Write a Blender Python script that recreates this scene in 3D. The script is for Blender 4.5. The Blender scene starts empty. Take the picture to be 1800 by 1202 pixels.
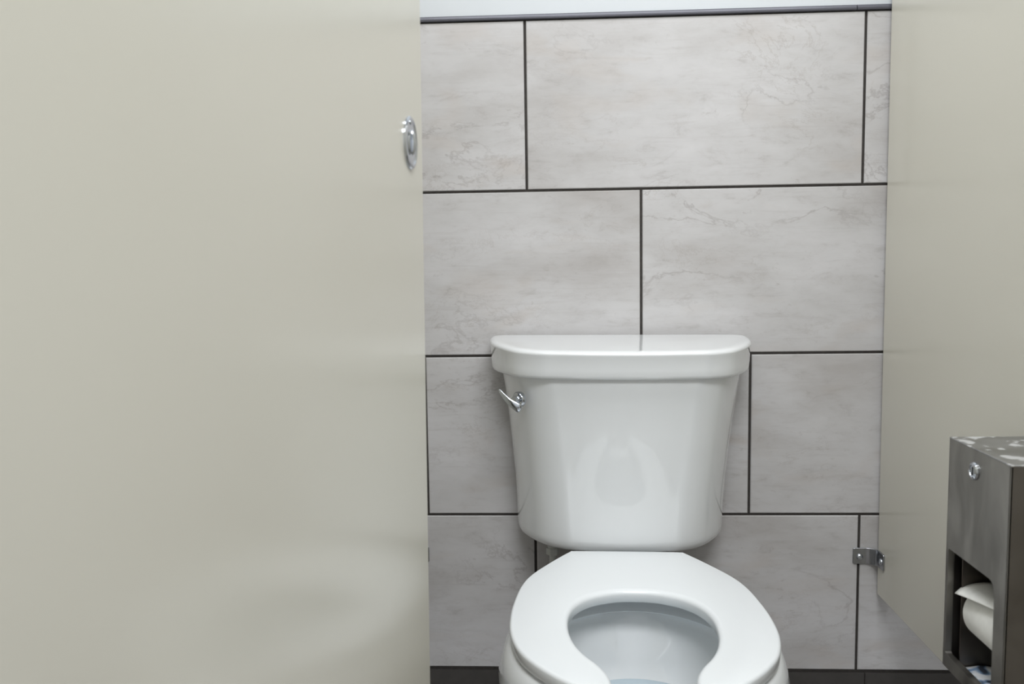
import bpy, math, random
from mathutils import Vector, Matrix
random.seed(7)
S = bpy.context.scene
COL = S.collection
pi = math.pi

# ------------------------------------------------------------------ camera
F_PX, YAW, PITCH, ROLL = 1571.2, .0509, .0964, -.0152
CAM = Vector((.0537, -1.6793, .9584))
fwd = Vector((-math.sin(YAW)*math.cos(PITCH), math.cos(YAW)*math.cos(PITCH), -math.sin(PITCH)))
rt = fwd.cross(Vector((0, 0, 1))).normalized()
up = rt.cross(fwd)
r2 = math.cos(ROLL)*rt + math.sin(ROLL)*up
u2 = -math.sin(ROLL)*rt + math.cos(ROLL)*up
cd = bpy.data.cameras.new('camera')
cam = bpy.data.objects.new('camera', cd)
COL.objects.link(cam)
M4 = Matrix((r2, u2, -fwd)).transposed().to_4x4()
M4.translation = CAM
cam.matrix_world = M4
cd.sensor_width = 36
cd.lens = F_PX/1800*36
cd.clip_start = .01
cd.dof.use_dof = True
cd.dof.focus_distance = 1.45
cd.dof.aperture_fstop = 5.0
S.camera = cam

# ------------------------------------------------------------------ world, lights, exposure
w = bpy.data.worlds.new('world')
w.use_nodes = True
w.node_tree.nodes['Background'].inputs[0].default_value = (.9, .95, 1, 1)
w.node_tree.nodes['Background'].inputs[1].default_value = .05
S.world = w
S.view_settings.view_transform = 'Standard'
S.view_settings.look = 'None'
S.view_settings.gamma = 1
S.view_settings.use_curve_mapping = False
S.view_settings.exposure = 0.0

def area(name, loc, sx, sy, power, col=(1, 1, 1), rot=(0, 0, 0)):
    l = bpy.data.lights.new(name, 'AREA')
    l.shape = 'RECTANGLE'; l.size = sx; l.size_y = sy
    l.energy = power; l.color = col
    o = bpy.data.objects.new(name, l)
    COL.objects.link(o)
    o.location = loc; o.rotation_euler = rot
    return o
CEIL = 2.6
LIGHTS = [('ceiling_lamp', (.2, -.76, CEIL-.03), 3.6, .3, 38),
          ('ceiling_lamp', (.35, -2.1, CEIL-.03), 1.2, .6, 48)]
for nm, loc, sx, sy, pw in LIGHTS:
    area(nm, loc, sx, sy, pw, (.955, .98, 1))

# ------------------------------------------------------------------ materials
def lin(r, g, b):
    f = lambda c: (c/255/12.92) if c/255 <= .04045 else ((c/255+.055)/1.055)**2.4
    return (f(r), f(g), f(b), 1)

class NT:
    def __init__(s, name):
        s.m = bpy.data.materials.new(name); s.m.use_nodes = True
        s.t = s.m.node_tree; s.n = s.t.nodes; s.bs = s.n['Principled BSDF']
    def node(s, typ, **kw):
        nd = s.n.new(typ)
        for k, v in kw.items():
            setattr(nd, k, v)
        return nd
    def link(s, a, b): s.t.links.new(a, b)
    def noise(s, vec, scale, detail=4, rough=.5, dist=0, w=None):
        nd = s.node('ShaderNodeTexNoise')
        if w is not None:
            nd.noise_dimensions = '4D'; s.link(w, nd.inputs['W'])
        nd.inputs['Scale'].default_value = scale
        nd.inputs['Detail'].default_value = detail
        nd.inputs['Roughness'].default_value = rough
        nd.inputs['Distortion'].default_value = dist
        s.link(vec, nd.inputs['Vector'])
        return nd.outputs['Fac']
    def ramp(s, fac, stops):
        nd = s.node('ShaderNodeValToRGB')
        cr = nd.color_ramp
        while len(cr.elements) > len(stops): cr.elements.remove(cr.elements[-1])
        while len(cr.elements) < len(stops): cr.elements.new(.5)
        for e, (p, c) in zip(cr.elements, stops):
            e.position = p
            e.color = c if len(c) == 4 else (*c, 1)
        s.link(fac, nd.inputs[0])
        return nd.outputs[0]
    def mix(s, fac, a, b, bt='MIX'):
        nd = s.node('ShaderNodeMix', data_type='RGBA', blend_type=bt)
        for i, v in ((0, fac), (6, a), (7, b)):
            if isinstance(v, (int, float)): nd.inputs[i].default_value = v
            elif isinstance(v, tuple): nd.inputs[i].default_value = v
            else: s.link(v, nd.inputs[i])
        return nd.outputs[2]
    def math(s, op, a, b=0.0, clamp=False):
        nd = s.node('ShaderNodeMath', operation=op, use_clamp=clamp)
        for i, v in ((0, a), (1, b)):
            if isinstance(v, (int, float)): nd.inputs[i].default_value = v
            else: s.link(v, nd.inputs[i])
        return nd.outputs[0]
    def mapping(s, scale=(1, 1, 1), loc=(0, 0, 0)):
        tc = s.node('ShaderNodeTexCoord'); mp = s.node('ShaderNodeMapping')
        mp.inputs['Scale'].default_value = scale
        mp.inputs['Location'].default_value = loc
        s.link(tc.outputs['Object'], mp.inputs[0])
        return mp.outputs[0]
    def bump(s, h, strength, dist=.001):
        b = s.node('ShaderNodeBump')
        b.inputs['Strength'].default_value = strength; b.inputs['Distance'].default_value = dist
        s.link(h, b.inputs['Height']); s.link(b.outputs[0], s.bs.inputs['Normal'])
    def set(s, col=None, rough=None, metal=None, **kw):
        if col is not None:
            if isinstance(col, tuple): s.bs.inputs['Base Color'].default_value = col
            else: s.link(col, s.bs.inputs['Base Color'])
        if rough is not None:
            if isinstance(rough, (int, float)): s.bs.inputs['Roughness'].default_value = rough
            else: s.link(rough, s.bs.inputs['Roughness'])
        if metal is not None: s.bs.inputs['Metallic'].default_value = metal
        for k, v in kw.items(): s.bs.inputs[k.replace('_', ' ')].default_value = v
        return s.m

def plain(name, col, rough=.5, metal=0, vary=.04, scale=30, **kw):
    t = NT(name)
    n = t.noise(t.mapping(), scale, 3)
    hi = tuple(min(1, c*(1+vary)) for c in col[:3])+(1,)
    lo = tuple(c*(1-vary) for c in col[:3])+(1,)
    return t.set(t.ramp(n, [(.3, lo), (.7, hi)]), rough, metal, **kw)

def tile_material():
    t = NT('wall_tile')
    at = t.node('ShaderNodeAttribute', attribute_name='tid')
    W = at.outputs['Fac']
    v1 = t.mapping((1, 1, 2.6))
    v2 = t.mapping((1, 1, 1.9))
    v3 = t.mapping((.35, 1, 6))
    base = t.ramp(t.noise(v1, 3.0, 5, .55, .3, W), [(.30, lin(178, 174, 172)), (.5, lin(196, 194, 194)), (.72, lin(206, 204, 205))])
    warm = t.noise(v1, 4.2, 3, .5, .6, t.math('ADD', W, 7.3))
    base = t.mix(t.ramp(warm, [(.56, (0, 0, 0)), (.74, (.55, .55, .55))]), base, lin(186, 176, 168))
    fine = t.noise(v3, 22, 5, .65, .0, W)
    base = t.mix(t.ramp(fine, [(.55, (0, 0, 0)), (.78, (.4, .4, .4))]), base, lin(166, 160, 158))
    mot = t.noise(t.mapping((1, 1, 2.8)), 16, 7, .72, .5, t.math('ADD', W, 5.5))
    base = t.mix(1.0, base, t.ramp(mot, [(.32, (.83, .82, .81)), (.42, (.955, .95, .947)), (.5, (.99, .99, .99)), (.68, (1.03, 1.03, 1.03))]), 'MULTIPLY')
    spk = t.noise(t.mapping((1, 1, 1.6)), 60, 4, .7, .6, W)
    msk = t.noise(v1, 5, 2, .5, .4, t.math('ADD', W, 3.1))
    sp = t.math('MULTIPLY', t.ramp(spk, [(.60, (0, 0, 0)), (.70, (1, 1, 1))]), t.ramp(msk, [(.5, (0, 0, 0)), (.65, (.35, .35, .35))]))
    base = t.mix(sp, base, lin(140, 130, 126))
    # meandering contour veins
    vn = t.noise(v2, 3.6, 7, .62, 1.1, t.math('ADD', W, 1.7))
    d = t.math('ABSOLUTE', t.math('SUBTRACT', vn, .5))
    line = t.ramp(d, [(0, (1, 1, 1)), (.006, (.5, .5, .5)), (.014, (0, 0, 0))])
    vm = t.noise(t.mapping((1, 1, 2.4)), 2.6, 2, .5, 0, t.math('ADD', W, 11.0))
    vmk = t.ramp(vm, [(.48, (0, 0, 0)), (.64, (.42, .42, .42))])
    base = t.mix(t.math('MULTIPLY', line, vmk), base, lin(138, 130, 128))
    vn2 = t.noise(v2, 5.5, 8, .68, .9, t.math('ADD', W, 21.7))
    d2 = t.math('ABSOLUTE', t.math('SUBTRACT', vn2, .47))
    line2 = t.ramp(d2, [(0, (1, 1, 1)), (.011, (0, 0, 0))])
    vm2 = t.noise(t.mapping((1, 1, 2.0)), 3.4, 2, .5, 0, t.math('ADD', W, 31.0))
    base = t.mix(t.math('MULTIPLY', line2, t.ramp(vm2, [(.5, (0, 0, 0)), (.64, (.32, .32, .32))])), base, lin(150, 140, 134))
    return t.set(base, t.ramp(fine, [(.3, (.3, .3, .3)), (.7, (.42, .42, .42))]))
M = {}
M['tile'] = tile_material()
M['grout'] = plain('grout', lin(54, 50, 47), .85, scale=200, vary=.2)
M['base'] = plain('dark_base_tile', lin(68, 65, 63), .5, scale=40, vary=.1)
M['trim'] = plain('dark_metal_trim', lin(88, 88, 96), .35, .3)
M['paint'] = plain('white_paint', lin(208, 212, 216), .6, scale=8, vary=.01)
M['far_wall'] = plain('grey_wall_paint', lin(225, 226, 226), .6, scale=8, vary=.02)
M['ceil'] = plain('ceiling_paint', lin(238, 238, 236), .8, vary=.01)
M['floor'] = plain('floor_tile', lin(120, 114, 108), .4, vary=.15, scale=6)

def panel_material():
    t = NT('partition_laminate')
    n = t.noise(t.mapping(), 1.5, 2)
    g = t.noise(t.mapping(), 700, 2, .6)
    c = t.ramp(n, [(.3, lin(212, 209, 197)), (.7, lin(215, 212, 201))])
    c = t.mix(t.ramp(g, [(.4, (0, 0, 0)), (.6, (.2, .2, .2))]), c, lin(204, 200, 188))
    t.bump(t.noise(t.mapping(), 450, 2, .5), .15, .0004)
    return t.set(c, .21)
M['panel'] = panel_material()
M['porcelain'] = plain('porcelain', lin(227, 229, 230), .06, vary=.004, scale=5, Coat_Weight=.6, Coat_Roughness=.03)
M['seat'] = plain('seat_plastic', lin(228, 231, 233), .16, vary=.003, scale=5)
M['chrome'] = plain('chrome', lin(196, 200, 206), .14, 1, vary=.04, scale=60)
M['dull_chrome'] = plain('dull_chrome', lin(170, 172, 176), .24, 1, vary=.08, scale=80)
M['dark'] = plain('dark_slot', lin(30, 29, 28), .6)
M['grey_plastic'] = plain('grey_plastic', lin(196, 198, 194), .4)
M['white_plastic'] = plain('white_plastic', lin(225, 225, 222), .35)
M['hose'] = plain('braided_hose', lin(150, 150, 152), .35, .8, vary=.4, scale=500)
M['paper'] = plain('tissue_paper', lin(246, 246, 242), .95, scale=120, vary=.03)
M['card'] = plain('cardboard', lin(150, 128, 104), .9)

def steel_material(name, lo, hi, spots=False):
    t = NT(name)
    n = t.noise(t.mapping((1, 2, 1)), 11, 3, .5, .6)
    s_ = t.noise(t.mapping((1, 60, 1)), 30, 2)
    c = t.ramp(n, [(.35, lo), (.65, hi)])
    r = t.ramp(n, [(.3, (.30, .30, .30)), (.7, (.48, .48, .48))])
    if spots:
        b = t.noise(t.mapping((1, 1, 1)), 42, 3, .5, .4)
        mk = t.ramp(b, [(.55, (0, 0, 0)), (.60, (1, 1, 1))])
        c = t.mix(mk, c, lin(214, 214, 214))
        r = t.mix(mk, r, (.75, .75, .75, 1))
    t.bump(s_, .05, .0003)
    return t.set(c, r, 1)
M['steel'] = steel_material('brushed_steel', lin(140, 137, 132), lin(168, 165, 160))
M['steel_case'] = steel_material('shaded_steel_casing', lin(104, 99, 94), lin(120, 115, 110))  # same steel as the door; dim reflections of the side face darkened into its colour
M['steel_top'] = steel_material('spotted_steel', lin(150, 150, 150), lin(178, 178, 178), True)
M['steel_in'] = steel_material('inner_steel', lin(96, 90, 86), lin(120, 114, 108))
t = NT('water')
M['water'] = t.set(lin(214, 228, 236), .03, 0, Transmission_Weight=.3, IOR=1.33)
def wrapper_material():
    t = NT('printed_wrapper')
    b = t.noise(t.mapping(), 60, 1, .3)
    c = t.ramp(b, [(.60, lin(236, 238, 242)), (.66, lin(130, 156, 188)), (.72, lin(60, 66, 80))])
    t.n[-1]
    return t.set(c, .5)
M['wrapper'] = wrapper_material()

# ------------------------------------------------------------------ mesh helpers
class MB:
    def __init__(s): s.v = []; s.f = []; s.mi = []
    def add(s, vs, fs, mi=0):
        o = len(s.v)
        s.v += [tuple(v) for v in vs]
        for f in fs:
            s.f.append(tuple(i+o for i in f)); s.mi.append(mi)
    def box(s, a, b, mi=0):
        x0, y0, z0 = a; x1, y1, z1 = b
        s.add([(x0, y0, z0), (x1, y0, z0), (x1, y1, z0), (x0, y1, z0), (x0, y0, z1), (x1, y0, z1), (x1, y1, z1), (x0, y1, z1)],
              [(0, 3, 2, 1), (4, 5, 6, 7), (0, 1, 5, 4), (1, 2, 6, 5), (2, 3, 7, 6), (3, 0, 4, 7)], mi)
    def loft(s, rings, cap0=True, cap1=True, closed=True, mi=0):
        n = len(rings[0]); vs = [p for r in rings for p in r]; fs = []
        for i in range(len(rings)-1):
            for j in range(n if closed else n-1):
                k = (j+1) % n
                fs.append((i*n+j, i*n+k, (i+1)*n+k, (i+1)*n+j))
        if cap0: fs.append(tuple(range(n-1, -1, -1)))
        if cap1: fs.append(tuple((len(rings)-1)*n+j for j in range(n)))
        s.add(vs, fs, mi)
    def lathe(s, prof, c=(0, 0, 0), axis='z', n=40, mi=0, sx=1, sy=1):
        """prof: list of (radius, height) along the axis"""
        rings = []
        for r, h in prof:
            r = max(r, 1e-5); ring = []
            for j in range(n):
                a = 2*pi*j/n
                p, q = r*math.cos(a)*sx, r*math.sin(a)*sy
                if axis == 'z': v = (p, q, h)
                elif axis == 'y': v = (p, h, q)
                else: v = (h, p, q)
                ring.append((c[0]+v[0], c[1]+v[1], c[2]+v[2]))
            rings.append(ring)
        s.loft(rings, mi=mi)
    def tube(s, pts, rad, n=12, mi=0, flat=1.0):
        pts = [Vector(p) for p in pts]
        rings = []; prev = None
        for i, p in enumerate(pts):
            d = (pts[min(i+1, len(pts)-1)]-pts[max(i-1, 0)]).normalized()
            a = prev if prev else (Vector((0, 0, 1)) if abs(d.z) < .9 else Vector((1, 0, 0)))
            u = d.cross(a).normalized() if not prev else (a-d*a.dot(d)).normalized()
            prev = u; v = d.cross(u)
            r = rad[i] if isinstance(rad, (list, tuple)) else rad
            rings.append([tuple(p+u*r*math.cos(2*pi*j/n)+v*r*flat*math.sin(2*pi*j/n)) for j in range(n)])
        s.loft(rings, mi=mi)
    def build(s, name, mats, parent=None, smooth=True, bevel=0, angle=35, subd=0, segs=3, tids=None):
        me = bpy.data.meshes.new(name)
        me.from_pydata(s.v, [], s.f)
        for m_ in (mats if isinstance(mats, list) else [mats]): me.materials.append(m_)
        me.polygons.foreach_set('material_index', s.mi)
        import bmesh
        bm = bmesh.new(); bm.from_mesh(me)
        bmesh.ops.recalc_face_normals(bm, faces=bm.faces)
        bm.to_mesh(me); bm.free()
        if tids:
            at = me.attributes.new('tid', 'FLOAT', 'FACE')
            at.data.foreach_set('value', tids)
        o = bpy.data.objects.new(name, me); COL.objects.link(o)
        if parent: o.parent = parent
        if bevel:
            b = o.modifiers.new('bevel', 'BEVEL'); b.width = bevel; b.segments = segs; b.limit_method = 'ANGLE'
            b.angle_limit = math.radians(40)
        if subd:
            b = o.modifiers.new('subd', 'SUBSURF'); b.levels = subd; b.render_levels = subd
        if smooth:
            me.polygons.foreach_set('use_smooth', [True]*len(me.polygons))
            if not subd:
                me.set_sharp_from_angle(angle=math.radians(angle))
                if bevel:
                    wn = o.modifiers.new('wn', 'WEIGHTED_NORMAL'); wn.keep_sharp = True
        return o

def thing(name, label, cat, loc=(0, 0, 0), rot=(0, 0, 0), group=None):
    o = bpy.data.objects.new(name, None); COL.objects.link(o)
    o.empty_display_size = .05
    o.location = loc; o.rotation_euler = rot
    return tag(o, label, cat, group)
def tag(o, label, cat, group=None):
    o['label'] = label; o['category'] = cat
    if group: o['group'] = group
    return o
def struct(o):
    o['kind'] = 'structure'; return o

# ------------------------------------------------------------------ room shell
X0, X1, Y1 = -1.9, 2.6, -3.4
MU, MV, ZB = .6127, .3079, .154
G = .0024                                    # half grout width
b = MB(); tids = []
b.box((X0, .0025, 0), (X1, .06, 1.388), 1); tids += [0]*6
b.box((X0, .003, 1.388), (X1, .06, CEIL), 2); tids += [0]*6
rows = [(0, .0), (1, .3445), (2, -.3246), (3, .013)]
k = 0
BV = .0013
for r, off in rows:
    zt = ZB+(4-r)*MV-G; zb = ZB+(3-r)*MV+G
    if r == 0: zt = 1.3842
    for c in range(-3, 4):
        x0 = (off+c)*MU+G; x1 = (off+c+1)*MU-G
        x0 = max(x0, X0); x1 = min(x1, X1)
        if x1 <= x0: continue
        k += 1
        # tile face with a small chamfer
        vs = [(x0, .0035, zb), (x1, .0035, zb), (x1, .0035, zt), (x0, .0035, zt)]
        v2 = [(x0, BV, zb), (x1, BV, zb), (x1, BV, zt), (x0, BV, zt)]
        v3 = [(x0+BV, 0, zb+BV), (x1-BV, 0, zb+BV), (x1-BV, 0, zt-BV), (x0+BV, 0, zt-BV)]
        b.loft([vs, v2, v3], cap0=True, cap1=True)
        tids += [k*4.37]*10
struct(b.build('wall_back', [M['tile'], M['grout'], M['paint']], smooth=False, tids=tids))

b = MB()                                     # trim profile capping the tile
prof = [(.004, 1.3862), (-.0035, 1.3862), (-.0042, 1.388), (-.0042, 1.3905), (-.003, 1.3935), (0, 1.3958), (.004, 1.3962)]
for xa, xb in ((X0, .594), (.5955, X1)):
    b.loft([[(xa, y, z) for y, z in prof], [(xb, y, z) for y, z in prof]])
struct(b.build('trim_1', M['trim'], smooth=True, angle=20))

b = MB()                                     # dark cove base
edges = [X0, -1.4, -.79, -.18+.0, .63, 1.24, 1.85, X1]
edges = [X0, -1.2, -.59,   .025, .637, 1.249, 1.861, X1]
for xa, xb in zip(edges, edges[1:]):
    b.box((xa+.001, -.0005, .0), (xb-.001, .0024, .1495))
struct(b.build('baseboard_back', M['base'], smooth=False))

def slab(name, a, c, m):
    b = MB(); b.box(a, c); return struct(b.build(name, m, smooth=False))
slab('floor', (X0-.1, Y1-.1, -.1), (X1+.1, .06, 0), M['floor'])
slab('ceiling', (X0-.1, Y1-.1, CEIL), (X1+.1, .06, CEIL+.1), M['ceil'])
slab('wall_left', (X0-.1, Y1-.1, 0), (X0, .06, CEIL), M['paint'])
slab('wall_right', (X1, Y1-.1, 0), (X1+.1, .06, CEIL), M['paint'])
slab('wall_front', (X0, Y1-.1, 0), (X1, Y1, CEIL), M['far_wall'])

# ------------------------------------------------------------------ partitions
PH0, PH1, PT = .3105, 1.78, .025
def bracket(parent, xf, sgn, zc):
    """wall plate + bend + flange lying on the panel face; sgn=-1: opens towards -x"""
    t = .0028; h = .0155
    # centre line in plan (x, y), from wall plate end to flange end
    pl = [(xf+sgn*.0445, -.0016), (xf+sgn*.022, -.0016), (xf+sgn*.017, -.0022), (xf+sgn*.0125, -.0045),
          (xf+sgn*.0065, -.0085), (xf+sgn*.003, -.013), (xf+sgn*.0016, -.019), (xf+sgn*.0016, -.044)]
    P = [Vector((x, y)) for x, y in pl]
    A = []; B = []
    for i, p in enumerate(P):
        d = (P[min(i+1, len(P)-1)]-P[max(i-1, 0)]).normalized(); nrm = Vector((-d.y, d.x))
        A.append(p+nrm*t/2); B.append(p-nrm*t/2)
    n = len(P); rings = []
    for i in range(n):
        hh = h if 0 < i < n-1 else h-.0022
        rings.append([(A[i].x, A[i].y, zc-hh), (A[i].x, A[i].y, zc+hh), (B[i].x, B[i].y, zc+hh), (B[i].x, B[i].y, zc-hh)])
    # add ring just inside the ends for the rounded corners
    def lerp(r0, r1, f, hh):
        out = []
        for q0, q1, sg in zip(r0, r1, (-1, 1, 1, -1)):
            out.append((q0[0]+(q1[0]-q0[0])*f, q0[1]+(q1[1]-q0[1])*f, zc+sg*hh))
        return out
    rings = [rings[0], lerp(rings[0], rings[1], .12, h)]+rings[1:-1]+[lerp(rings[-2], rings[-1], .9, h), rings[-1]]
    b = MB(); b.loft(rings)
    br = b.build('bracket', M['dull_chrome'], parent, bevel=.0007, segs=2)
    br['label'] = 'polished chrome angle bracket'
    for c, ax in (((xf+sgn*.0318, -.003, zc-.002), 'y'), ((xf+sgn*.003, -.033, zc-.001), 'x')):
        s_ = MB(); dd = -1 if ax == 'y' else sgn
        s_.lathe([(.0062, 0), (.0062, dd*.0008), (.0055, dd*.0022), (.0035, dd*.0034), (.0016, dd*.0038), (.0015, dd*.0026), (0, dd*.0026)], c, ax, 28)
        s_.build('screw', M['chrome'], br)
XR = .6533
pr = thing('partition_panel', 'beige laminate toilet partition on the right of the stall, carrying the steel paper dispenser', 'partition', (XR, 0, PH0))
b = MB(); b.box((0, -1.40, 0), (PT, -.009, PH1-PH0)); b.build('panel', M['panel'], pr, bevel=.0012, segs=2)
def rel(o, root):
    o.location = -Vector(root.location)
bk = MB()
bracket(pr, 0, -1, .3822-PH0)
XL = -.2435
pL = thing('partition_panel', 'beige toilet partition on the left, almost wholly hidden behind the open stall door', 'partition', (XL, 0, PH0))
b = MB(); b.box((-PT, -1.40, 0), (0, -.009, PH1-PH0)); b.build('panel', M['panel'], pL, bevel=.0012, segs=2)
bracket(pL, 0, 1, .3835-PH0)

for nm, xa, xb, lb in (('pilaster', -.40, -.175, 'floor-mounted beige post panel beside the door hinge'), ('pilaster', .60, .86, 'floor-mounted beige post panel at the right of the stall entrance')):
    b = MB(); b.box((xa, -1.432, .0), (xb, -1.402, 1.80)); tag(b.build(nm, M['panel'], bevel=.0012, segs=2), lb, 'pilaster')

# ------------------------------------------------------------------ open stall door (left foreground)
DE = Vector((-.1072, -.636, 0)); DA = math.radians(3.9)   # free edge, angle of the plane from +y
DW, DT = .745, .0254
dr = thing('stall_door', 'tall beige laminate stall door swung inward, large and blurred in the left foreground', 'door', (DE.x, DE.y, .305), (0, math.radians(0.55), -DA))
b = MB(); b.box((-DT, -DW, 0), (0, 0, 1.475)); b.build('door_panel', M['panel'], dr, bevel=.0015, segs=2)
lt = MB()
R = .0285
lt.lathe([(R, 0), (R, .0015), (R-.0015, .003), (R-.0045, .0034), (R-.0065, .0022), (.014, .0020), (.013, .0030), (0, .0030)], (0, 0, 0), 'x', 56)
LC = (0, -.064, 1.0815-.305)
lo = lt.build('latch_plate', M['chrome'], dr, angle=25); lo.location = LC; lo['label'] = 'round chrome latch plate'
tb = MB(); tb.tube([(.0020, 0, -.0125), (.0032, 0, -.009), (.0036, 0, 0), (.0032, 0, .009), (.0020, 0, .0125)], [.002, .0032, .0036, .0032, .002], 12)
o = tb.build('thumb_turn', M['chrome'], lo)
for z in (.0205, .0085):
    sb = MB(); sb.lathe([(.0026, 0), (.0026, .001), (.0018, .0018), (0, .002)], (.0030, -.0155 if z < .01 else -.009, z), 'x', 20); sb.build('screw', M['chrome'], lo)

# ------------------------------------------------------------------ toilet
TX = .1657
tr = thing('toilet', 'white two-piece porcelain toilet with chrome flush lever and open-front seat', 'toilet', (TX, 0, 0), (0, .008, -.008))

def cr(pts, m=8, closed=False):
    out = []; n = len(pts)
    for i in range(n-1):
        a = pts[max(i-1, 0)]; b_ = pts[i]; c = pts[i+1]; d = pts[min(i+2, n-1)]
        for j in range(m):
            t_ = j/m
            out.append(tuple(.5*((2*q)+(-p+r)*t_+(2*p-5*q+4*r-s_)*t_*t_+(-p+3*q-3*r+s_)*t_**3) for p, q, r, s_ in zip(a, b_, c, d)))
    out.append(tuple(pts[-1])); return out
def dsec(hw, fx, ys, yc, yf, yb, z, rb=.012, slope=0.0, n1=14, n2=14, y0=None):
    """closed D-shaped section: straight back, curved front corners, gently bowed front"""
    pts = []
    # right half from back centre to front centre, then mirrored
    half = [(0, yb), (hw*.5, yb), (hw-rb, yb)]
    for i in range(1, 6):
        a = pi/2*i/6
        half.append((hw-rb+rb*math.sin(a), yb-rb+rb*math.cos(a)))
    half.append((hw, yb-rb))
    half.append((hw, (yb-rb+ys)/2))
    w_, d_ = hw-fx, ys-yc
    ctl = [(hw-w_*p, ys-d_*q) for p, q in ((0, 0), (.07, .25), (.25, .5), (.55, .77), (.82, .915))]
    ctl += [(fx*u, yf+(yc-yf)*u*u) for u in (.90, .74, .56, .37, .18, 0)]
    half += cr(ctl, 4)
    full = half+[(-x, y) for x, y in half[-2:0:-1]]
    return [(x, y, z+slope*(y-(yb if y0 is None else y0))) for x, y in full]

# tank
def lerpk(keys, z):
    for (z0, *a), (z1, *c) in zip(keys, keys[1:]):
        if z <= z1:
            t_ = (z-z0)/(z1-z0)
            return [p+(q-p)*t_ for p, q in zip(a, c)]
    return list(keys[-1][1:])
def smooth_keys(keys, z):
    # Catmull-Rom through keys
    n = len(keys)
    for i in range(n-1):
        if z <= keys[i+1][0] or i == n-2:
            k0 = keys[max(i-1, 0)]; k1 = keys[i]; k2 = keys[i+1]; k3 = keys[min(i+2, n-1)]
            t_ = (z-k1[0])/(k2[0]-k1[0]); out = []
            for a, b_, c, d in zip(k0[1:], k1[1:], k2[1:], k3[1:]):
                out.append(.5*((2*b_)+(-a+c)*t_+(2*a-5*b_+4*c-d)*t_*t_+(-a+3*b_-3*c+d)*t_**3))
            return out
TK = [  # z, hw, crease x, ys, crease y, yf
    (.443, .1895, .109, -.036, -.1655, -.178),
    (.52,  .1920, .113, -.036, -.1690, -.182),
    (.60,  .1985, .122, -.037, -.1735, -.187),
    (.67,  .2060, .132, -.038, -.1795, -.193),
    (.72,  .2130, .140, -.039, -.1850, -.199),
    (.755, .2180, .146, -.040, -.1900, -.204)]
b = MB(); rings = []
for i, (ins, dz) in enumerate(((.03, 0), (.016, .0008), (.008, .003), (.003, .0075), (.0005, .014))):
    hw, fx, ys, yc, yf = smooth_keys(TK, .443+dz)
    rings.append(dsec(hw-ins, fx, ys, yc+ins, yf+ins, -.022, .443+dz))
z = .465
while z <= .7525:
    hw, fx, ys, yc, yf = smooth_keys(TK, z)
    rings.append(dsec(hw, fx, ys, yc, yf, -.022, z)); z += .01435
b.loft(rings)
b.build('tank', M['porcelain'], tr, angle=55).location.x = -.0035
# lid
b = MB(); rings = []
LK = [  # inset, z
    (.012, .7505), (.0065, .7505), (.0035, .7514), (.001, .7538), (.0, .758), (-.001, .77), (-.002, .795), (-.0035, .8005), (-.0035, .8035), (-.0015, .8068), (.002, .8088), (.007, .8097), (.014, .8098)]
for ins, z in LK:
    top = max(0, (z-.755)/.055)
    rings.append(dsec(.2330-ins, .158-ins*.5, -.046, -.1990+ins, -.2135+ins, -.010-max(0, ins), z, rb=.018, slope=.055*min(1, top), y0=-.010))
b.loft(rings)
b.build('tank_lid', M['porcelain'], tr, angle=60).location.x = -.006

# flush lever
b = MB()
def lookat_basis(d):
    d = Vector(d).normalized(); q = d.to_track_quat('Z', 'Y'); return q.to_matrix().to_4x4()
lev = b
lev.lathe([(.0135, -.004), (.0135, .002), (.012, .0038), (.007, .0046), (.0062, .013), (0, .013)], (0, 0, 0), 'z', 36)
fl = lev.build('flush_lever', M['chrome'], tr, angle=40)
LEV_P = Vector((-.1835, -.1655, .7110))
fl.matrix_local = Matrix.Translation(LEV_P) @ lookat_basis((-.66, -.75, .0))
fl['label'] = 'chrome flush lever'
b = MB()
p0 = Vector((-.1790, -.1850, .6975)); p3 = Vector((-.2170, -.1720, .7290))
rings = []
for i in range(17):
    u = i/16
    c = p0.lerp(p3, u)+Vector((-.0015, -.005, -.0022))*math.sin(u*pi)
    hh = (.0082-.0052*u)*(1 if 0 < i < 16 else .6); tt = (.0032-.0012*u)*(1 if 0 < i < 16 else .6)
    nd = Vector((-.42, -.90, 0)).normalized(); ud = Vector((.45, -.1, 1)).normalized() if u < .5 else Vector((.45, -.1, 1)).normalized()
    rings.append([tuple(c+ud*hh*math.cos(2*pi*j/20)+nd*tt*math.sin(2*pi*j/20)) for j in range(20)])
b.loft(rings)
hd = b.build('handle', M['chrome'], fl, angle=60)
hd.matrix_parent_inverse = Matrix()
bpy.context.view_layer.update()
hd.matrix_local = fl.matrix_local.inverted()

# seat
SZ, ST = .4350, .0205
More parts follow.
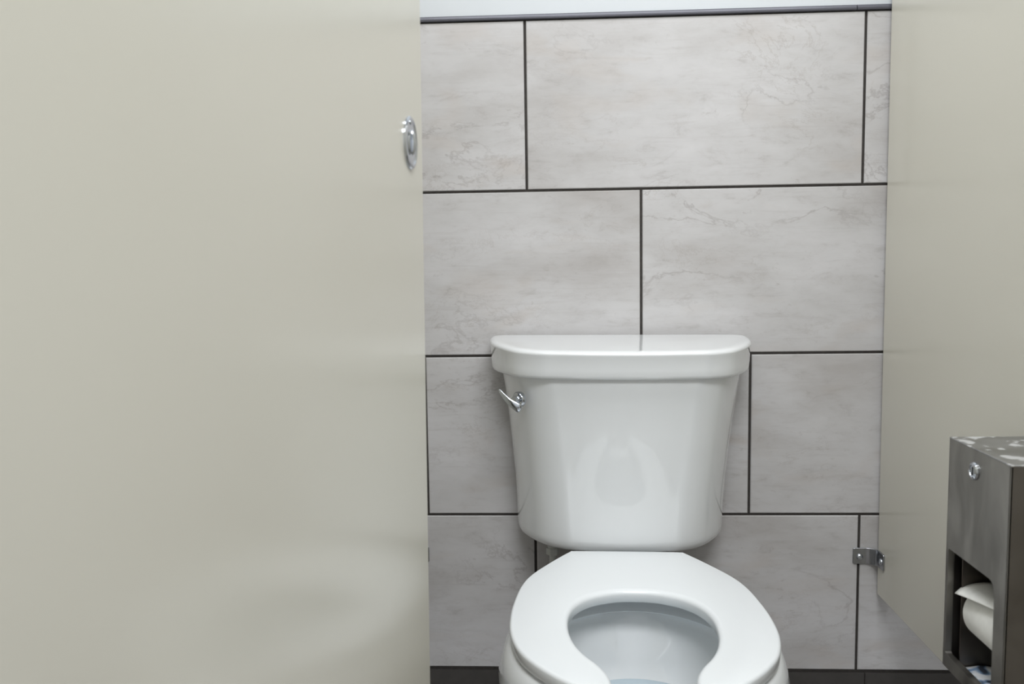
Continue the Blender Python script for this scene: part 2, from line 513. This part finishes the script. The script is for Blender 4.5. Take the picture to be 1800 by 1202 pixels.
# paired (outer, inner) outline points, right half from back centre to prong tip
O_ = [(0, -.190), (.05, -.190), (.0905, -.191), (.0985, -.197), (.128, -.247), (.157, -.304), (.171, -.350), (.1785, -.405), (.1820, -.460), (.1795, -.520), (.1670, -.573), (.1465, -.612), (.119, -.647), (.091, -.673), (.072, -.687), (.0625, -.691)]
I_ = [(0, -.3705), (.016, -.3710), (.032, -.3745), (.043, -.379), (.062, -.3895), (.080, -.408), (.0925, -.432), (.0995, -.461), (.1010, -.490), (.0985, -.523), (.0905, -.558), (.078, -.588), (.0635, -.613), (.0535, -.638), (.0498, -.664), (.0535, -.683)]
oo = cr(O_, 6); ii = cr(I_, 6)
full = [(o_, i_) for o_, i_ in zip(oo, ii)]
full = [((-o_[0], o_[1]), (-i_[0], i_[1])) for o_, i_ in full[:0:-1]]+full
rings = []
def seat_ring(o_, i_, shrink=0):
    O = Vector(o_); I = Vector(i_); wd = (O-I).length; u = (O-I)/max(wd, 1e-6)
    ro, ri, t_ = .005, .010, ST
    ring = []
    def P(d, z): q = I+u*d; return (q.x, q.y, SZ+z)
    dome = .0015
    k = min(1, wd/.03)
    for a in range(7):                       # outer edge round
        an = pi/2*a/6
        ring.append(P(wd-(ro-ro*math.cos(an))*k, t_-ro+ro*math.sin(an)-.0006))
    for f in (.8, .6, .4, .2):
        d = ri*k+(wd-ri*k-ro*k)*f
        ring.append(P(d, t_+dome*math.sin(pi*f)-.0006))
    for a in range(7):
        an = pi/2*(1-a/6)
        ring.append(P((ri-ri*math.cos(an))*k, t_-ri*.75+ri*.75*math.sin(an)-.0006))
    ring.append(P(.001*k, .002)); ring.append(P(.003*k, 0))
    ring.append(P(wd*.5, 0))
    ring.append(P(wd-.003*k, 0)); ring.append(P(wd-.001*k, .002))
    return ring
rings = [seat_ring(o_, i_) for o_, i_ in full]
b = MB(); b.loft(rings)
b.build('seat', M['seat'], tr, angle=50)
for sx in (-.068, .068):
    b = MB(); b.lathe([(.012, .40), (.012, .4330), (.0110, .4345), (0, .4348)], (sx, -.196, 0), 'z', 24)
    b.build('seat_hinge', M['white_plastic'], tr)

# bowl: egg plan, outer body, rim, inner rim wall, basin
def egg(hw, yb, yf, ymid, z, n=72, ex=2.0):
    pts = []
    for j in range(n):
        a = 2*pi*j/n
        c, s_ = math.cos(a), math.sin(a)
        x = hw*math.copysign(abs(c)**(2/ex), c)
        y = ymid+(yb-ymid)*s_ if s_ > 0 else ymid-(yf-ymid)*s_*1.0
        pts.append((x, ymid+(yb-ymid)*s_ if s_ > 0 else ymid+(yf-ymid)*(-s_), z))
    return pts
rings = [egg(.115, -.10, -.50, -.30, 0.0), egg(.115, -.10, -.50, -.30, .02), egg(.108, -.11, -.49, -.30, .05), egg(.103, -.12, -.49, -.31, .12), egg(.118, -.15, -.54, -.34, .19),
         egg(.150, -.19, -.61, -.40, .26), egg(.182, -.21, -.665, -.45, .32), egg(.1965, -.215, -.690, -.48, .358), egg(.1975, -.222, -.697, -.485, .385), egg(.1925, -.228, -.697, -.485, .410),
         egg(.187, -.232, -.694, -.485, .424), egg(.182, -.236, -.690, -.485, .4295), egg(.175, -.242, -.684, -.485, .4315), egg(.155, -.300, -.655, -.485, .4315),
         egg(0.1530, -.304, -.650, -.485, .430), egg(0.1520, -.3055, -.646, -.485, .424), egg(0.1515, -.307, -.645, -.485, .4185), egg(0.1505, -.309, -.644, -.485, .4140), egg(0.1480, -.316, -.642, -.485, .4090), egg(0.1455, -.3235, -.640, -.485, .4055), egg(0.1450, -.3255, -.640, -.485, .4038), egg(0.1465, -.3240, -.641, -.485, .4022),
         egg(.152, -.316, -.652, -.485, .4045), egg(.1555, -.312, -.655, -.485, .400), egg(.154, -.3145, -.652, -.485, .385), egg(.146, -.328, -.640, -.485, .360), egg(.134, -.338, -.615, -.48, .333),
         egg(.115, -.352, -.58, -.475, .308), egg(.095, -.368, -.55, -.47, .285), egg(.070, -.39, -.52, -.465, .25), egg(.05, -.41, -.50, -.46, .21), egg(.03, -.43, -.49, -.46, .19)]
b = MB(); b.loft(rings)
# rear deck that carries the tank
def rr(x0, x1, y0, y1, r, z, n=6):
    pts = []
    for cx, cy, a0 in ((x1-r, y1-r, 0), (x0+r, y1-r, pi/2), (x0+r, y0+r, pi), (x1-r, y0+r, 3*pi/2)):
        for i in range(n+1):
            a = a0+pi/2*i/n; pts.append((cx+r*math.cos(a), cy+r*math.sin(a), z))
    return pts
b.loft([rr(-.09, .09, -.27, -.045, .03, .25), rr(-.092, .092, -.27, -.04, .03, .34), rr(-.092, .092, -.28, -.035, .03, .418), rr(-.089, .089, -.28, -.038, .03, .4265), rr(-.084, .084, -.28, -.043, .03, .4310)])
b.build('bowl', M['porcelain'], tr, angle=50)
b = MB(); b.lathe([(.036, .4305), (.036, .4470)], (0, -.10, 0), 'z', 32); b.build('tank_gasket', M['dark'], tr)
for sx in (-.055, .055):
    b = MB(); b.lathe([(.006, .4300), (.006, .4480)], (sx, -.10, 0), 'z', 16); b.build('tank_bolt', M['chrome'], tr)
ws = egg(.1145, -.3525, -.5790, -.475, .3075)
b = MB(); b.loft([egg(.105, -.36, -.565, -.475, .297), ws]); wt = b.build('water', M['water'], tr, angle=30); wt['label'] = 'clear bluish water'
# supply coupling below the tank, hose and stop valve
b = MB()
hexr = lambda r, z: [(-.127+r*math.cos(pi/3*j+.2), -.085+r*math.sin(pi/3*j+.2), z) for j in range(6)]
b.loft([hexr(.0115, .4115), hexr(.0122, .4125), hexr(.0122, .4235), hexr(.0115, .4245)])
b.lathe([(.0095, .4245), (.0095, .4440)], (-.127, -.085, 0), 'z', 20)
b.build('coupling_nut', M['grey_plastic'], tr, angle=20)
b = MB(); b.lathe([(.0055, .392), (.006, .3930), (.006, .4120)], (-.127, -.085, 0), 'z', 20); b.build('supply_shank', M['grey_plastic'], tr, angle=30)
b = MB(); b.tube(cr([(-.127, -.085, .393), (-.127, -.085, .35), (-.145, -.08, .28), (-.150, -.062, .215), (-.150, -.060, .185)], 6), .0055, 12)
b.build('supply_hose', M['hose'], tr)
b = MB(); b.lathe([(.011, .150), (.011, .180), (.008, .186)], (-.150, -.06, 0), 'z', 20); b.tube([(-.150, -.0015, .163), (-.150, -.095, .163)], .009, 16)
b.lathe([(.02, -.105), (.02, -.095)], (-.150, 0, .163), 'y', 20, sx=1, sy=.55)
tag(b.build('stop_valve', M['chrome']), 'chrome water stop valve on the base tile, hidden behind the toilet bowl', 'valve')
bpy.data.objects['stop_valve'].location = (TX, 0, 0)

# ------------------------------------------------------------------ toilet paper dispenser on the right partition
DX, DYF, DYN, DZ0, DZ1 = .550, -.536, -.690, .4215, .7212
W_ = XR-DX; L_ = DYN-DYF; H_ = DZ1-DZ0
ds = thing('paper_dispenser', 'brushed stainless steel toilet paper dispenser with a round key lock, on the right partition', 'dispenser', (DX, DYF, DZ0))
th = .0018
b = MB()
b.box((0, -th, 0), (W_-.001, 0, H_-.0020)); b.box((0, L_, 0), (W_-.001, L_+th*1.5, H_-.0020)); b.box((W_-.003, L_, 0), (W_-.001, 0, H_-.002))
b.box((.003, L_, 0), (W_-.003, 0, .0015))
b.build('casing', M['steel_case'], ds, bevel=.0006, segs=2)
b = MB(); b.box((-.0006, L_-.0006, H_-.0020), (W_-.001, .0006, H_)); b.build('casing_top', M['steel_top'], ds, bevel=.0009, segs=2)['label'] = 'water-spotted steel top'
# door with rounded opening
b = MB()
oz0, oz1, oyf, oyn = .0175, .1565, -.0060, -.1270
def rect_out(x):
    pts = []
    n = 8
    for (ya, za), (yb_, zb_) in zip([(-.0, 0), (-.0, H_-.002), (L_, H_-.002), (L_, 0)], [(0, H_-.002), (L_, H_-.002), (L_, 0), (0, 0)]):
        for i in range(n): pts.append((x, ya+(yb_-ya)*i/n, za+(zb_-za)*i/n))
    return pts
def rect_in(x, g=0):
    corners = [(oyf-g, oz0+g, .004), (oyf-g, oz1-g, .004), (oyn+g, oz1-g, .014), (oyn+g, oz0+g, .010)]
    pts = []; n = 8
    dirs = [(0, 1), (-1, 0), (0, -1), (1, 0)]
    for i in range(4):
        y0_, z0_, r0 = corners[i]; y1_, z1_, r1 = corners[(i+1) % 4]; d = dirs[i]; dp = dirs[i-1]
        s0 = (y0_+d[0]*r0, z0_+d[1]*r0); c0 = (y0_+d[0]*r0-dp[0]*r0, z0_+d[1]*r0-dp[1]*r0)
        # arc of the corner first half, then the straight
        e1 = (y1_-d[0]*r1, z1_-d[1]*r1)
        for j in range(4):
            a = pi/2*j/4
            # from (y0-dp*r) to s0 round the corner
            pts.append((x, c0[0]-d[0]*r0*math.cos(a)+dp[0]*r0*math.sin(a), c0[1]-d[1]*r0*math.cos(a)+dp[1]*r0*math.sin(a)))
        for j in range(4):
            u = j/4; pts.append((x, s0[0]+(e1[0]-s0[0])*u, s0[1]+(e1[1]-s0[1])*u))
    return pts
# order: outer starts at far-bottom corner going up, the same as inner; shift inner arc start
ri0 = rect_in(0); ri0 = ri0[2:]+ri0[:2]
rin = rect_in(.0022); rin = rin[2:]+rin[:2]
rl = [(.008, p[1], p[2]) for p in rect_in(.0, -.0)]; rl = rl[2:]+rl[:2]
b.loft([rect_out(.0022), rect_out(0), ri0, rl], cap0=False, cap1=False)
b.build('dispenser_door', M['steel'], ds, angle=30)
# inner fittings
b = MB()
b.box((.012, -.020, .0), (.1, -.0185, .185)); b.box((.030, -.0185, .0), (.0315, -.002, .185))
b.box((.085, L_+.004, .004), (.0865, -.020, .19)); b.box((.012, -.148, .0), (.1, -.1465, .185))
b.build('roll_carrier', M['steel_in'], ds, bevel=.0004, segs=1)
b = MB(); b.tube([(.046, -.0185, .0800), (.046, -.1465, .0800)], .007, 16); b.build('spindle', M['grey_plastic'], ds)
lk = MB(); lk.lathe([(.0110, 0), (.0110, -.0012), (.0098, -.0030), (.0072, -.0042), (.0066, -.0034), (.0064, -.0028), (0, -.0028)], (0, 0, 0), 'x', 40)
lo = lk.build('key_lock', M['chrome'], ds, angle=25); lo.location = (0, -.0700, .2725); lo['label'] = 'round chrome key lock'
b = MB(); b.box((-.0033, -.0008, -.0048), (-.0027, .0008, .0048)); b.build('keyhole', M['dark'], lo, smooth=False)

# rolls
def roll(name, loc, rad, ln, label, mat):
    o = thing(name, label, 'toilet roll', loc)
    ring = []
    b = MB(); c = .0205
    prof = [(c, 0), (rad-.003, 0), (rad-.0008, -.0008), (rad, -.003), (rad, -ln+.003), (rad-.0008, -ln+.0008), (rad-.003, -ln), (c, -ln), (c, 0)]
    n = 56; rings = []
    for r, h in prof:
        rings.append([(r*math.cos(2*pi*j/n)*1.0, h, r*math.sin(2*pi*j/n)) for j in range(n)])
    b.loft(rings, cap0=False, cap1=False)
    b.build('roll', mat, o, angle=60)
    b = MB(); rings = []
    for r, h in [(c-.0012, .0002), (c-.0001, .0002), (c-.0001, -ln-.0002), (c-.0012, -ln-.0002), (c-.0012, .0002)]:
        rings.append([(r*math.cos(2*pi*j/32), h, r*math.sin(2*pi*j/32)) for j in range(32)])
    b.loft(rings, cap0=False, cap1=False); b.build('core', M['card'], o)
    return o
RL = Vector((DX+.046, DYF-.0235, DZ0+.0800))
r1 = roll('toilet_paper_roll', RL, .0345, .113, 'white toilet roll on the dispenser spindle with a loose sheet over its front', M['paper'])
b = MB(); rows_ = []
NA, NY = 22, 14
for i in range(NA+1):                        # loose sheet: lies over the top and stands off at the front
    a = math.radians(55+ (152-55)*i/NA); rr_ = .0355+.0125*(i/NA)**1.6
    row = []
    for j in range(NY+1):
        u = j/NY
        y = .006-.119*u - .012*(1-u)*abs(i/NA-.85)*1.6*(1 if True else 0)
        cut = .0
        aa = a - (math.radians(26)*u if i/NA > .5 else 0)*((i/NA-.5)*2)
        q = rr_+.0012*math.sin(5*u+i*.3)
        row.append((q*math.cos(aa), y, q*math.sin(aa)))
    rows_.append(row)
b.loft(rows_, cap0=False, cap1=False, closed=False)
sh = b.build('loose_sheet', M['paper'], r1, angle=80)
sm = sh.modifiers.new('solid', 'SOLIDIFY'); sm.thickness = .0006
# folded printed paper lying on the bottom plate
fp = thing('folded_paper', 'folded white paper with blue print lying at the bottom of the steel dispenser', 'paper', (DX+.012, DYF-.0215, DZ0+.0019))
for zz, ins, nm in ((0, 0, 'lower_fold'), (.0042, .004, 'upper_fold')):
    b = MB(); g = []
    n = 14
    for i in range(n+1):
        row = []
        for j in range(n+1):
            x = ins*.5+(.078-ins)*i/n; y = -(.118-ins*2)*j/n-ins*.3
            row.append((x, y, zz+.0012+.0011*math.sin(i*.9+zz*900)*math.cos(j*.6)))
        g.append(row)
    b.loft(g, cap0=False, cap1=False, closed=False)
    o = b.build(nm, M['wrapper'], fp, angle=80)
    sm = o.modifiers.new('solid', 'SOLIDIFY'); sm.thickness = .0006; sm.offset = 0
